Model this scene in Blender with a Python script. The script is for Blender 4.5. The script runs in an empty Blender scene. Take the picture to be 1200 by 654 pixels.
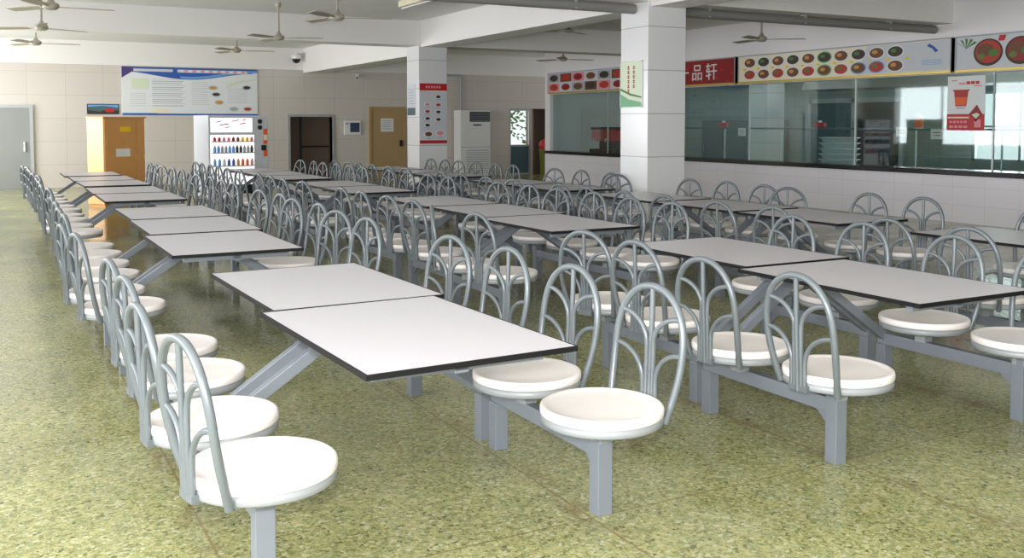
import bpy, bmesh, math, random
from mathutils import Vector, Matrix
random.seed(7)
PI = math.pi
SC = bpy.context.scene
COL = SC.collection

# ------------------------------------------------------------------ materials
def lin(c):
    return tuple(((x / 12.92) if x <= 0.04045 else ((x + 0.055) / 1.055) ** 2.4) for x in c)
def rgb(r, g, b):
    return lin((r / 255, g / 255, b / 255)) + (1.0,)

def new_mat(name):
    m = bpy.data.materials.new(name); m.use_nodes = True
    nt = m.node_tree
    return m, nt, nt.nodes['Principled BSDF']

def mat(name, col, rough=0.5, metal=0.0, var=0.06, nscale=8.0, bump=0.0, spec=0.5, emit=0.0):
    m, nt, p = new_mat(name)
    p.inputs['Roughness'].default_value = rough
    p.inputs['Metallic'].default_value = metal
    p.inputs['Specular IOR Level'].default_value = spec
    tc = nt.nodes.new('ShaderNodeTexCoord')
    nz = nt.nodes.new('ShaderNodeTexNoise'); nz.inputs['Scale'].default_value = nscale; nz.inputs['Detail'].default_value = 4
    nt.links.new(tc.outputs['Object'], nz.inputs['Vector'])
    mx = nt.nodes.new('ShaderNodeMix'); mx.data_type = 'RGBA'
    a = tuple(max(0, c * (1 - var)) for c in col[:3]) + (1,)
    b = tuple(min(1, c * (1 + var)) for c in col[:3]) + (1,)
    mx.inputs[6].default_value = a; mx.inputs[7].default_value = b
    nt.links.new(nz.outputs['Fac'], mx.inputs[0])
    nt.links.new(mx.outputs[2], p.inputs['Base Color'])
    if emit:
        nt.links.new(mx.outputs[2], p.inputs['Emission Color']); p.inputs['Emission Strength'].default_value = emit
    if bump:
        bp = nt.nodes.new('ShaderNodeBump'); bp.inputs['Strength'].default_value = bump; bp.inputs['Distance'].default_value = 0.002
        nt.links.new(nz.outputs['Fac'], bp.inputs['Height']); nt.links.new(bp.outputs['Normal'], p.inputs['Normal'])
    return m

def tile_mat(name, col, grout, tw, th, axis, rough=0.2, gw=0.006, offs=0.0, var=0.03):
    """glazed wall tiles on a vertical wall; axis 'x' or 'y' is the horizontal direction of the wall"""
    m, nt, p = new_mat(name)
    p.inputs['Roughness'].default_value = rough
    tc = nt.nodes.new('ShaderNodeTexCoord'); sp = nt.nodes.new('ShaderNodeSeparateXYZ')
    nt.links.new(tc.outputs['Object'], sp.inputs[0])
    cb = nt.nodes.new('ShaderNodeCombineXYZ')
    if axis == 'xy':
        ad = nt.nodes.new('ShaderNodeMath'); ad.operation = 'ADD'
        nt.links.new(sp.outputs['X'], ad.inputs[0]); nt.links.new(sp.outputs['Y'], ad.inputs[1])
        nt.links.new(ad.outputs[0], cb.inputs['X'])
    else:
        nt.links.new(sp.outputs['X' if axis == 'x' else 'Y'], cb.inputs['X'])
    nt.links.new(sp.outputs['Z'], cb.inputs['Y'])
    br = nt.nodes.new('ShaderNodeTexBrick'); br.offset = 0; br.squash = 1
    br.inputs['Scale'].default_value = 1.0
    br.inputs['Brick Width'].default_value = tw; br.inputs['Row Height'].default_value = th
    br.inputs['Mortar Size'].default_value = gw; br.inputs['Mortar Smooth'].default_value = 0.3
    c2 = tuple(c * (1 - var) for c in col[:3]) + (1,)
    br.inputs['Color1'].default_value = col; br.inputs['Color2'].default_value = c2
    br.inputs['Mortar'].default_value = grout
    nt.links.new(cb.outputs[0], br.inputs['Vector'])
    nt.links.new(br.outputs['Color'], p.inputs['Base Color'])
    return m

def floor_mat():
    m, nt, p = new_mat('green terrazzo')
    L = nt.links
    tc = nt.nodes.new('ShaderNodeTexCoord')
    vo = nt.nodes.new('ShaderNodeTexVoronoi'); vo.inputs['Scale'].default_value = 62
    L.new(tc.outputs['Object'], vo.inputs['Vector'])
    sp = nt.nodes.new('ShaderNodeSeparateColor'); L.new(vo.outputs['Color'], sp.inputs[0])
    cr = nt.nodes.new('ShaderNodeValToRGB'); cr.color_ramp.interpolation = 'CONSTANT'
    stops = [(0, rgb(42, 44, 32)), (0.028, rgb(122, 125, 78)), (0.2, rgb(150, 152, 104)), (0.42, rgb(178, 174, 116)),
             (0.62, rgb(198, 192, 134)), (0.8, rgb(166, 174, 130)), (0.92, rgb(216, 214, 184))]
    els = cr.color_ramp.elements
    els[0].position, els[0].color = stops[0]
    els[1].position, els[1].color = stops[1]
    for pos, c in stops[2:]:
        e = els.new(pos); e.color = c
    L.new(sp.outputs[0], cr.inputs[0])
    # fine chips
    v2 = nt.nodes.new('ShaderNodeTexVoronoi'); v2.inputs['Scale'].default_value = 140
    L.new(tc.outputs['Object'], v2.inputs['Vector'])
    s2 = nt.nodes.new('ShaderNodeSeparateColor'); L.new(v2.outputs['Color'], s2.inputs[0])
    c2 = nt.nodes.new('ShaderNodeValToRGB'); c2.color_ramp.interpolation = 'CONSTANT'
    e2 = c2.color_ramp.elements
    e2[0].position = 0; e2[0].color = rgb(86, 90, 56)
    e2[1].position = 0.10; e2[1].color = rgb(150, 156, 96)
    e = e2.new(0.45); e.color = rgb(172, 174, 116)
    e = e2.new(0.85); e.color = rgb(198, 196, 150)
    L.new(s2.outputs[1], c2.inputs[0])
    mx = nt.nodes.new('ShaderNodeMix'); mx.data_type = 'RGBA'; mx.inputs[0].default_value = 0.45
    L.new(cr.outputs[0], mx.inputs[6]); L.new(c2.outputs[0], mx.inputs[7])
    # broad wear
    nz = nt.nodes.new('ShaderNodeTexNoise'); nz.inputs['Scale'].default_value = 0.8; nz.inputs['Detail'].default_value = 5
    L.new(tc.outputs['Object'], nz.inputs['Vector'])
    mr = nt.nodes.new('ShaderNodeMapRange'); mr.inputs[1].default_value = 0.3; mr.inputs[2].default_value = 0.7
    mr.inputs[3].default_value = 0.60; mr.inputs[4].default_value = 0.93
    L.new(nz.outputs['Fac'], mr.inputs[0])
    mm = nt.nodes.new('ShaderNodeMix'); mm.data_type = 'RGBA'; mm.blend_type = 'MULTIPLY'; mm.inputs[0].default_value = 1
    L.new(mx.outputs[2], mm.inputs[6]); L.new(mr.outputs[0], mm.inputs[7])
    # panel joints with rusty edges
    sx = nt.nodes.new('ShaderNodeSeparateXYZ'); L.new(tc.outputs['Object'], sx.inputs[0])
    nw = nt.nodes.new('ShaderNodeTexNoise'); nw.inputs['Scale'].default_value = 5; nw.inputs['Detail'].default_value = 6
    L.new(tc.outputs['Object'], nw.inputs['Vector'])
    def joint(out, off, per, width):
        a = nt.nodes.new('ShaderNodeMath'); a.operation = 'SUBTRACT'; L.new(out, a.inputs[0]); a.inputs[1].default_value = off - per / 2
        b = nt.nodes.new('ShaderNodeMath'); b.operation = 'FLOORED_MODULO'; L.new(a.outputs[0], b.inputs[0]); b.inputs[1].default_value = per
        c = nt.nodes.new('ShaderNodeMath'); c.operation = 'SUBTRACT'; L.new(b.outputs[0], c.inputs[0]); c.inputs[1].default_value = per / 2
        d = nt.nodes.new('ShaderNodeMath'); d.operation = 'ABSOLUTE'; L.new(c.outputs[0], d.inputs[0])
        r = nt.nodes.new('ShaderNodeMapRange'); r.inputs[1].default_value = width * 0.4; r.inputs[2].default_value = width
        r.inputs[3].default_value = 1; r.inputs[4].default_value = 0
        L.new(d.outputs[0], r.inputs[0])
        return r.outputs[0]
    j1 = joint(sx.outputs['X'], 0.74, 1.46, 0.009); j2 = joint(sx.outputs['Y'], 3.36, 2.1, 0.007)
    k1 = joint(sx.outputs['X'], 0.74, 1.46, 0.10)
    mxm = nt.nodes.new('ShaderNodeMath'); mxm.operation = 'MAXIMUM'; L.new(j1, mxm.inputs[0]); L.new(j2, mxm.inputs[1])
    f1 = nt.nodes.new('ShaderNodeMath'); f1.operation = 'MULTIPLY'; L.new(mxm.outputs[0], f1.inputs[0]); f1.inputs[1].default_value = 0.62
    ra = nt.nodes.new('ShaderNodeMapRange'); ra.inputs[1].default_value = 0.48; ra.inputs[2].default_value = 0.72; ra.inputs[3].default_value = 0; ra.inputs[4].default_value = 0.75
    L.new(nw.outputs['Fac'], ra.inputs[0])
    f2 = nt.nodes.new('ShaderNodeMath'); f2.operation = 'MULTIPLY'; L.new(k1, f2.inputs[0]); L.new(ra.outputs[0], f2.inputs[1])
    ft = nt.nodes.new('ShaderNodeMath'); ft.operation = 'MAXIMUM'; L.new(f1.outputs[0], ft.inputs[0]); L.new(f2.outputs[0], ft.inputs[1])
    mj = nt.nodes.new('ShaderNodeMix'); mj.data_type = 'RGBA'
    L.new(ft.outputs[0], mj.inputs[0]); L.new(mm.outputs[2], mj.inputs[6]); mj.inputs[7].default_value = rgb(112, 88, 52)
    L.new(mj.outputs[2], p.inputs['Base Color'])
    rr = nt.nodes.new('ShaderNodeMapRange'); rr.inputs[1].default_value = 0.3; rr.inputs[2].default_value = 0.7
    rr.inputs[3].default_value = 0.10; rr.inputs[4].default_value = 0.26
    L.new(nz.outputs['Fac'], rr.inputs[0]); L.new(rr.outputs[0], p.inputs['Roughness'])
    p.inputs['Specular IOR Level'].default_value = 0.55
    return m

def glass_mat(name, tint, gloss=0.10):
    m = bpy.data.materials.new(name); m.use_nodes = True
    nt = m.node_tree; nt.nodes.clear()
    o = nt.nodes.new('ShaderNodeOutputMaterial'); mx = nt.nodes.new('ShaderNodeMixShader')
    t = nt.nodes.new('ShaderNodeBsdfTransparent'); t.inputs[0].default_value = tint
    g = nt.nodes.new('ShaderNodeBsdfGlossy'); g.inputs['Roughness'].default_value = 0.03; g.inputs[0].default_value = (0.9, 0.95, 0.95, 1)
    lw = nt.nodes.new('ShaderNodeLayerWeight'); lw.inputs[0].default_value = 0.5
    pw = nt.nodes.new('ShaderNodeMath'); pw.operation = 'POWER'; pw.inputs[1].default_value = 4
    nt.links.new(lw.outputs['Facing'], pw.inputs[0])
    fr = nt.nodes.new('ShaderNodeMath'); fr.operation = 'MULTIPLY_ADD'; fr.inputs[1].default_value = 0.85; fr.inputs[2].default_value = gloss * 0.4
    nt.links.new(pw.outputs[0], fr.inputs[0]); nt.links.new(fr.outputs[0], mx.inputs[0]); nt.links.new(t.outputs[0], mx.inputs[1]); nt.links.new(g.outputs[0], mx.inputs[2])
    nt.links.new(mx.outputs[0], o.inputs[0])
    return m

M = dict(
    floor=floor_mat(),
    steel=mat('grey painted steel', rgb(120, 126, 134), 0.42, 0.1, 0.06, 12),
    tube=mat('silver grey tube', rgb(108, 115, 119), 0.32, 0.25, 0.08, 14),
    seat=mat('white moulded seat', rgb(236, 229, 226), 0.35, 0, 0.02, 5),
    pan=mat('grey seat pan', rgb(146, 150, 153), 0.4, 0.1, 0.05, 10),
    top=mat('pale grey laminate', rgb(196, 193, 199), 0.36, 0, 0.035, 60),
    edge=mat('black table edging', rgb(14, 14, 16), 0.6, 0, 0.1, 10, spec=0.25),
    under=mat('brown chipboard underside', rgb(70, 56, 46), 0.8, 0, 0.15, 30),
    ceil=mat('ceiling paint', rgb(230, 229, 228), 0.9, 0, 0.03, 1.5),
    beam=mat('beam paint', rgb(232, 230, 227), 0.85, 0, 0.02, 1.2),
    paint=mat('white wall paint', rgb(232, 229, 230), 0.8, 0, 0.02, 1.2),
    tile_back=tile_mat('beige wall tile', rgb(206, 199, 191), rgb(184, 177, 169), 0.9, 0.6, 'x', 0.25),
    tile_side=tile_mat('white counter wall tile', rgb(230, 227, 232), rgb(208, 206, 211), 0.6, 0.3, 'y', 0.25, 0.004),
    tile_pil=tile_mat('white pillar tile', rgb(224, 224, 226), rgb(170, 170, 172), 40, 0.6, 'xy', 0.2, 0.007),
    tile_kit=tile_mat('pale kitchen tile', rgb(142, 156, 154), rgb(116, 128, 128), 0.3, 0.3, 'y', 0.3, 0.006),
    granite=mat('black granite', rgb(20, 20, 22), 0.15, 0, 0.3, 80),
    alu=mat('aluminium frame', rgb(176, 180, 180), 0.35, 0.5, 0.04, 6),
    stain=mat('stainless steel', rgb(190, 194, 196), 0.22, 0.9, 0.05, 10),
    white=mat('white plastic', rgb(232, 232, 230), 0.4, 0, 0.02, 4),
    fanw=mat('cream fan enamel', rgb(168, 162, 146), 0.45, 0.1, 0.05, 8),
    dark=mat('dark plastic', rgb(26, 27, 30), 0.4, 0, 0.1, 8),
    brownroom=mat('dark brown boarding', rgb(128, 110, 98), 0.7, 0, 0.1, 6),
    greydoor=mat('grey steel door', rgb(146, 150, 148), 0.4, 0.1, 0.05, 3),
    pipegrey=mat('dull grey pipe', rgb(132, 132, 128), 0.5, 0.1, 0.06, 4),
    beige=mat('tan door panel', rgb(176, 148, 104), 0.5, 0, 0.04, 3),
    wood=mat('orange varnished wood', rgb(204, 146, 82), 0.4, 0, 0.1, 4),
    wood_lit=mat('varnished wood lit side', rgb(228, 176, 116), 0.4, 0, 0.08, 4),  # lighter copy of the locker wood, window light painted into the colour
    paper=mat('white paper', rgb(228, 228, 226), 0.7, 0, 0.02, 4),
    yellow=mat('yellow sticker', rgb(238, 196, 24), 0.6, 0, 0.03, 4),
    red=mat('red print', rgb(188, 24, 34), 0.45, 0, 0.06, 5),
    darkred=mat('dark red print', rgb(142, 14, 22), 0.45, 0, 0.06, 5),
    orange=mat('orange print', rgb(232, 100, 40), 0.5, 0, 0.06, 5),
    blue=mat('blue print', rgb(44, 88, 170), 0.5, 0, 0.05, 5),
    skyblue=mat('sky blue print', rgb(108, 160, 216), 0.5, 0, 0.05, 5),
    violet=mat('violet print', rgb(72, 56, 122), 0.5, 0, 0.05, 5),
    pink=mat('pink print', rgb(226, 140, 150), 0.5, 0, 0.05, 5),
    palegrey=mat('pale grey print', rgb(200, 204, 210), 0.5, 0, 0.03, 5),
    midgrey=mat('mid grey print', rgb(164, 168, 176), 0.5, 0, 0.05, 5),
    banner=mat('banner white print', rgb(224, 228, 230), 0.5, 0, 0.02, 3),
    cream=mat('cream print', rgb(232, 226, 200), 0.5, 0, 0.03, 5),
    palegreen=mat('pale green print', rgb(212, 224, 198), 0.5, 0, 0.05, 5),
    green=mat('green print', rgb(116, 176, 136), 0.5, 0, 0.1, 5),
    leaf=mat('leaf green print', rgb(74, 120, 50), 0.5, 0, 0.15, 10),
    food1=mat('brown stew print', rgb(108, 66, 36), 0.5, 0, 0.3, 30),
    food2=mat('greens dish print', rgb(96, 116, 52), 0.5, 0, 0.3, 30),
    food3=mat('tomato dish print', rgb(176, 54, 36), 0.5, 0, 0.3, 30),
    food4=mat('golden dish print', rgb(204, 150, 68), 0.5, 0, 0.3, 30),
    food5=mat('dark sauce print', rgb(58, 44, 38), 0.5, 0, 0.3, 30),
    gold=mat('gold trim', rgb(196, 172, 92), 0.35, 0.5, 0.05, 8),
    teal=mat('teal painted panel', rgb(70, 96, 104), 0.5, 0, 0.06, 5),
    binbody=mat('olive plastic', rgb(112, 112, 44), 0.5, 0, 0.08, 5),
    foliage=mat('foliage', rgb(96, 132, 56), 0.6, 0, 0.35, 9),
    lit=mat('lit display panel', rgb(250, 248, 250), 0.3, 0, 0.01, 3, emit=0.75),
    screen=mat('dark blue screen', rgb(38, 54, 84), 0.2, 0, 0.1, 6),
    glass=glass_mat('clear serving glass', (0.80, 0.88, 0.87, 1)),
    pane=glass_mat('clear pane', (0.93, 0.96, 0.95, 1)),
    kitchenfloor=mat('grey kitchen floor', rgb(120, 124, 118), 0.35, 0, 0.06, 4),
    tray=mat('pale food tray', rgb(222, 226, 226), 0.25, 0.3, 0.03, 5),
    ground=mat('outside paving', rgb(150, 148, 140), 0.8, 0, 0.1, 3),
)

# ------------------------------------------------------------------ mesh builder
class MB:
    def __init__(s):
        s.bm = bmesh.new(); s.mats = []
    def mi(s, m):
        m = M[m] if isinstance(m, str) else m
        if m not in s.mats: s.mats.append(m)
        return s.mats.index(m)
    def add(s, verts, faces, m, smooth=False):
        k = s.mi(m)
        vs = [s.bm.verts.new(v) for v in verts]
        for f in faces:
            try:
                fc = s.bm.faces.new([vs[i] for i in f]); fc.material_index = k; fc.smooth = smooth
            except ValueError:
                pass
        return s
    def merge(s, t, m, smooth=False, xf=None):
        t.verts.ensure_lookup_table()
        t.verts.index_update()
        vs = [(xf @ v.co) if xf else v.co.copy() for v in t.verts]
        s.add(vs, [[v.index for v in f.verts] for f in t.faces], m, smooth)
        t.free(); return s
    def box(s, x0, x1, y0, y1, z0, z1, m, bev=0.0, xf=None):
        t = bmesh.new()
        bmesh.ops.create_cube(t, size=1)
        for v in t.verts:
            v.co = Vector(((x0 + x1) / 2 + v.co.x * (x1 - x0), (y0 + y1) / 2 + v.co.y * (y1 - y0), (z0 + z1) / 2 + v.co.z * (z1 - z0)))
        if bev:
            bmesh.ops.bevel(t, geom=t.edges[:], offset=bev, segments=2, affect='EDGES', profile=0.6)
        return s.merge(t, m, False, xf)
    def bar(s, a, b, w, h, m, bev=0.0):
        """rectangular bar from a to b; w is its horizontal width, h the other size"""
        a, b = Vector(a), Vector(b); d = (b - a); L = d.length; d.normalize()
        up = Vector((0, 0, 1)) if abs(d.z) < 0.95 else Vector((0, 1, 0))
        sx = d.cross(up).normalized(); sz = sx.cross(d).normalized()
        R = Matrix((sx, d, sz)).transposed().to_4x4(); R.translation = (a + b) / 2
        return s.box(-w / 2, w / 2, -L / 2, L / 2, -h / 2, h / 2, m, bev, R)
    def cyl(s, c, r, z0, z1, m, n=24, r2=None, smooth=True):
        return s.lathe([(r, z0), (r if r2 is None else r2, z1)], m, n, c, caps=True, smooth=smooth)
    def lathe(s, prof, m, n=32, c=(0, 0), caps=True, smooth=True):
        vs, fs = [], []
        for (r, z) in prof:
            for i in range(n):
                a = 2 * PI * i / n
                vs.append((c[0] + r * math.cos(a), c[1] + r * math.sin(a), z))
        for j in range(len(prof) - 1):
            for i in range(n):
                k = (i + 1) % n
                fs.append([j * n + i, j * n + k, (j + 1) * n + k, (j + 1) * n + i])
        s.add(vs, fs, m, smooth)
        if caps:
            a = [vs[i] for i in range(n)]; b = [vs[(len(prof) - 1) * n + i] for i in range(n)]
            s.add(a, [list(range(n))[::-1]], m); s.add(b, [list(range(n))], m)
        return s
    def tube(s, pts, r, m, n=8):
        pts = [Vector(p) for p in pts]
        tang = []
        for i in range(len(pts)):
            a = pts[max(0, i - 1)]; b = pts[min(len(pts) - 1, i + 1)]
            tang.append((b - a).normalized())
        ref = Vector((1, 0, 0)) if abs(tang[0].x) < 0.8 else Vector((0, 1, 0))
        nrm = (ref - tang[0] * ref.dot(tang[0])).normalized()
        vs, fs = [], []
        for i, p in enumerate(pts):
            nrm = (nrm - tang[i] * nrm.dot(tang[i])).normalized()
            bn = tang[i].cross(nrm)
            for k in range(n):
                a = 2 * PI * k / n
                vs.append(p + (nrm * math.cos(a) + bn * math.sin(a)) * r)
        for i in range(len(pts) - 1):
            for k in range(n):
                q = (k + 1) % n
                fs.append([i * n + k, i * n + q, (i + 1) * n + q, (i + 1) * n + k])
        s.add(vs, fs, m, True)
        s.add(vs[:n], [list(range(n))[::-1]], m); s.add(vs[-n:], [list(range(n))], m)
        return s
    def prism(s, poly, o, ex, ey, ez, depth, m):
        """polygon poly (2D) placed at o with axes ex, ey, extruded along ez by depth"""
        o, ex, ey, ez = Vector(o), Vector(ex), Vector(ey), Vector(ez)
        n = len(poly)
        a = [o + ex * p[0] + ey * p[1] for p in poly]
        vs = a + [v + ez * depth for v in a]
        fs = [list(range(n))[::-1], list(range(n, 2 * n))] + [[i, (i + 1) % n, n + (i + 1) % n, n + i] for i in range(n)]
        return s.add(vs, fs, m)
    def build(s, name, parent=None, loc=None, rz=0.0):
        bmesh.ops.recalc_face_normals(s.bm, faces=s.bm.faces[:])
        me = bpy.data.meshes.new(name); s.bm.to_mesh(me); s.bm.free()
        for m in s.mats: me.materials.append(m)
        o = bpy.data.objects.new(name, me); COL.objects.link(o)
        if parent: o.parent = parent
        if loc: o.location = loc
        o.rotation_euler.z = rz
        return o

def tag(o, label=None, cat=None, group=None, kind=None):
    if label: o['label'] = label
    if cat: o['category'] = cat
    if group: o['group'] = group
    if kind: o['kind'] = kind
    return o
def thing(name, label, cat, loc=(0, 0, 0), rz=0.0, group=None):
    o = bpy.data.objects.new(name, None); COL.objects.link(o)
    o.empty_display_size = 0.2
    o.location = loc; o.rotation_euler.z = rz
    return tag(o, label, cat, group)
def struct(o, label=None):
    o['kind'] = 'structure'
    if label: o['label'] = label
    return o
def copy_obj(o, parent=None):
    c = o.copy(); COL.objects.link(c); c.parent = parent
    return c
def smooth_path(cps, per=6):
    P = [Vector(p) for p in cps]; out = []
    for i in range(len(P) - 1):
        p0 = P[i - 1] if i > 0 else P[i] * 2 - P[i + 1]
        p1, p2 = P[i], P[i + 1]
        p3 = P[i + 2] if i + 2 < len(P) else P[i + 1] * 2 - P[i]
        for k in range(per):
            t = k / per
            out.append(0.5 * ((2 * p1) + (p2 - p0) * t + (2 * p0 - 5 * p1 + 4 * p2 - p3) * t * t + (3 * p1 - p0 - 3 * p2 + p3) * t ** 3))
    out.append(P[-1]); return out

# ------------------------------------------------------------------ setting
XW, YB, ZC = 14.3, 27.6, 3.82      # serving wall, back wall, ceiling
XL, YR = -2.6, -4.5                # left wall, rear wall
b = MB(); b.box(XL - 0.2, 19.2, YR - 0.2, 30.2, -0.12, 0, 'floor'); struct(b.build('floor'), 'green terrazzo floor with thin rusty panel joints')
b = MB(); b.box(XL - 0.2, XW + 0.35, YR - 0.2, YB + 0.2, ZC, ZC + 0.12, 'ceil')
b.box(XW + 0.35, 19.2, 24.4, YB + 0.2, ZC, ZC + 0.12, 'ceil')
struct(b.build('ceiling'), 'painted concrete ceiling')

# back wall with openings
b = MB(); T = 0.22
def bw(x0, x1, z0, z1): b.box(x0, x1, YB, YB + T, z0, z1, 'tile_back')
bw(XL, 7.67, 0, 3.2); bw(7.67, 8.92, 1.86, 3.2); bw(8.92, 14.84, 0, 3.2); bw(14.84, 16.32, 2.15, 3.2); bw(16.32, 19.2, 0, 3.2)
struct(b.build('wall_back'), 'beige tiled wall at the far end')
b = MB(); b.box(XL, 19.2, YB - 0.06, YB + T, 3.2, ZC, 'beam'); struct(b.build('trim_1'), 'painted band above the tiled far wall')

# left wall: piers, sill and lintel around big windows (out of frame), rear wall with wide opening
b = MB()
b.box(XL - 0.2, XL, YR, YB, 0, 0.85, 'paint'); b.box(XL - 0.2, XL, YR, YB, 3.1, ZC, 'paint')
lw = [(-4.0, -0.6), (0.2, 4.4), (5.2, 9.4), (10.2, 14.4), (15.2, 19.4), (20.2, 26.4)]
e = YR
for (a0, a1) in lw:
    b.box(XL - 0.2, XL, e, a0, 0.85, 3.1, 'paint'); e = a1
b.box(XL - 0.2, XL, e, YB, 0.85, 3.1, 'paint')
struct(b.build('wall_left'))
for i, (a0, a1) in enumerate(lw):
    w = MB()
    w.box(XL - 0.13, XL - 0.07, a0, a1, 0.85, 0.9, 'alu'); w.box(XL - 0.13, XL - 0.07, a0, a1, 3.05, 3.1, 'alu')
    n = 3
    for k in range(n + 1):
        y = a0 + (a1 - a0) * k / n
        w.box(XL - 0.13, XL - 0.07, max(a0, y - 0.025), min(a1, y + 0.025), 0.9, 3.05, 'alu')
    struct(w.build('window_%d' % (i + 1)))
b = MB()
b.box(XL, -1.9, YR - 0.2, YR, 0, ZC, 'paint'); b.box(-1.9, 9.0, YR - 0.2, YR, 3.1, ZC, 'paint'); b.box(9.0, XW, YR - 0.2, YR, 0, ZC, 'paint')
struct(b.build('wall_rear'))

# beams
b = MB()
b.box(XL, XW, 18.9, 19.5, 3.30, ZC, 'beam'); struct(b.build('trim_2'), 'painted cross beam over the far pillar')
b = MB(); b.box(XL, XW, 10.86, 11.5, 3.34, ZC, 'beam'); struct(b.build('trim_3'), 'painted cross beam over the near pillar')
b = MB(); b.box(8.05, 8.6, YR, 10.86, 3.27, ZC, 'beam'); b.box(8.05, 8.6, 11.5, 18.9, 3.27, ZC, 'beam'); b.box(8.05, 8.6, 19.5, YB - 0.06, 3.12, ZC, 'beam')
struct(b.build('trim_4'), 'painted long beam running over both pillars')
b = MB(); b.box(XL, XW, 3.0, 3.5, 3.34, ZC, 'beam'); struct(b.build('trim_5'))

# serving wall (right)
b = MB()
b.box(XW, XW + 0.25, YR, 24.4, 0, 0.80, 'tile_side')
struct(b.build('wall_right'), 'white tiled wall under the serving windows')
b = MB(); b.box(XW, XW + 0.25, YR, 24.4, 2.5, ZC, 'paint')
b.box(XW, XW + 0.25, 24.12, 24.4, 0.88, 2.5, 'paint')
struct(b.build('wall_upper'), 'white painted wall above the serving windows')
b = MB(); b.box(XW - 0.14, XW + 0.45, YR, 24.2, 0.80, 0.885, 'granite', 0.01); struct(b.build('trim_6'), 'black granite sill under the serving glass')
ys = [YR, -1.5, 1.5, 4.4, 7.3, 10.15, 13.0, 15.9, 18.6, 21.3, 24.12]
for i in range(len(ys) - 1):
    w = MB(); w.box(XW + 0.10, XW + 0.112, ys[i] + 0.012, ys[i + 1] - 0.012, 0.885, 2.5, 'glass')
    g = struct(w.build('window_%d' % (i + 7)), 'fixed serving glass pane')
    f = MB(); f.box(XW + 0.09, XW + 0.125, ys[i] - 0.012, ys[i] + 0.012, 0.885, 2.5, 'alu'); f.build('mullion', g)
# kitchen behind
b = MB(); b.box(19.0, 19.2, YR, 10.6, 0, 3.4, 'tile_kit'); b.box(19.0, 19.2, 10.6, 13.9, 0, 0.85, 'tile_kit'); b.box(19.0, 19.2, 10.6, 13.9, 2.35, 3.4, 'tile_kit')
b.box(19.0, 19.2, 13.9, 24.4, 0, 3.4, 'tile_kit')
struct(b.build('wall_kitchen'), 'pale tiled rear wall of the kitchen')
b = MB(); b.box(XW + 0.25, 19.2, 24.18, 24.4, 0, ZC, 'paint'); struct(b.build('wall_kitchen_end'))
b = MB(); b.box(XW + 0.25, 19.2, YR - 0.2, YR, 0, 3.4, 'paint'); struct(b.build('wall_kitchen_front'))
b = MB(); b.box(XW + 0.25, 19.2, YR, 24.18, 3.4, 3.52, 'ceil'); struct(b.build('ceiling_kitchen'))
w = MB()
for y in (10.6, 11.68, 12.76, 13.84): w.box(19.02, 19.1, y, y + 0.06, 0.85, 2.35, 'alu')
w.box(19.02, 19.1, 10.6, 13.9, 0.85, 0.9, 'alu'); w.box(19.02, 19.1, 10.6, 13.9, 2.3, 2.35, 'alu'); w.box(19.02, 19.1, 10.6, 13.9, 1.58, 1.62, 'alu')
w = struct(w.build('window_17'), 'bright kitchen window with aluminium frame')
p = MB(); p.box(19.055, 19.062, 10.66, 13.84, 0.9, 2.3, 'pane'); p.build('pane', w)
# kitchen doors
d = MB()
for y in (15.7, 17.15, 18.6): d.box(18.9, 19.0, y - 0.06, y + 0.06, 0, 2.3, 'alu')
d.box(18.9, 19.0, 15.7, 18.6, 2.18, 2.3, 'alu')
d = struct(d.build('door_1'), 'aluminium framed double door in the kitchen')
p = MB(); p.box(18.93, 18.97, 15.76, 17.09, 0.05, 2.18, 'dark'); p.box(18.93, 18.97, 17.21, 18.54, 0.05, 2.18, 'teal'); p.build('door_panel', d)
p = MB(); p.box(18.86, 18.94, 17.0, 17.03, 0.9, 1.3, 'stain', 0.005); p.build('handle', d)
b = MB(); b.box(16.5, 17.05, 17.6, 18.2, 0, 3.4, 'tile_pil'); struct(b.build('pillar_kitchen'), 'pale column inside the kitchen')

# hall pillars
for i, y in enumerate((10.86, 18.9)):
    b = MB(); b.box(8.0, 8.65, y, y + 0.65, 0, 3.34 if i == 0 else 3.30, 'tile_pil', 0.008)
    struct(b.build('pillar_near' if i == 0 else 'pillar_far'), 'square white tiled pillar ' + ('beside the serving aisle, nearer the camera' if i == 0 else 'with red menu poster, farther from the camera'))

# doors in the back wall
d = MB(); d.box(-0.35, 0.95, YB - 0.05, YB, 0.0, 2.06, 'greydoor', 0.004); d = struct(d.build('door_2'), 'grey steel door at left end of the far wall')
f = MB(); f.box(-0.43, -0.35, YB - 0.08, YB, 0, 2.14, 'alu'); f.box(0.95, 1.03, YB - 0.08, YB, 0, 2.14, 'alu'); f.box(-0.35, 0.95, YB - 0.08, YB, 2.06, 2.14, 'alu'); f.build('door_frame', d)
f = MB(); f.box(0.80, 0.84, YB - 0.11, YB - 0.05, 0.95, 1.2, 'stain', 0.004); f.build('handle', d)
d = MB(); d.box(10.12, 11.16, YB - 0.04, YB, 0, 2.10, 'beige', 0.004); d = struct(d.build('door_3'), 'tan door with a paper notice')
f = MB(); f.box(10.05, 10.12, YB - 0.07, YB, 0, 2.17, 'beige'); f.box(11.16, 11.23, YB - 0.07, YB, 0, 2.17, 'beige'); f.box(10.12, 11.16, YB - 0.07, YB, 2.1, 2.17, 'beige'); f.build('door_frame', d)
f = MB(); f.box(11.02, 11.1, YB - 0.1, YB - 0.04, 0.98, 1.16, 'dark', 0.006); f.build('handle', d)
f = MB(); f.box(10.42, 10.83, YB - 0.046, YB - 0.04, 1.42, 1.82, 'paper')
for k in range(5): f.box(10.47, 10.76 - 0.03 * (k % 2), YB - 0.048, YB - 0.046, 1.74 - 0.06 * k, 1.755 - 0.06 * k, 'midgrey')
f.build('notice', d)
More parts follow.
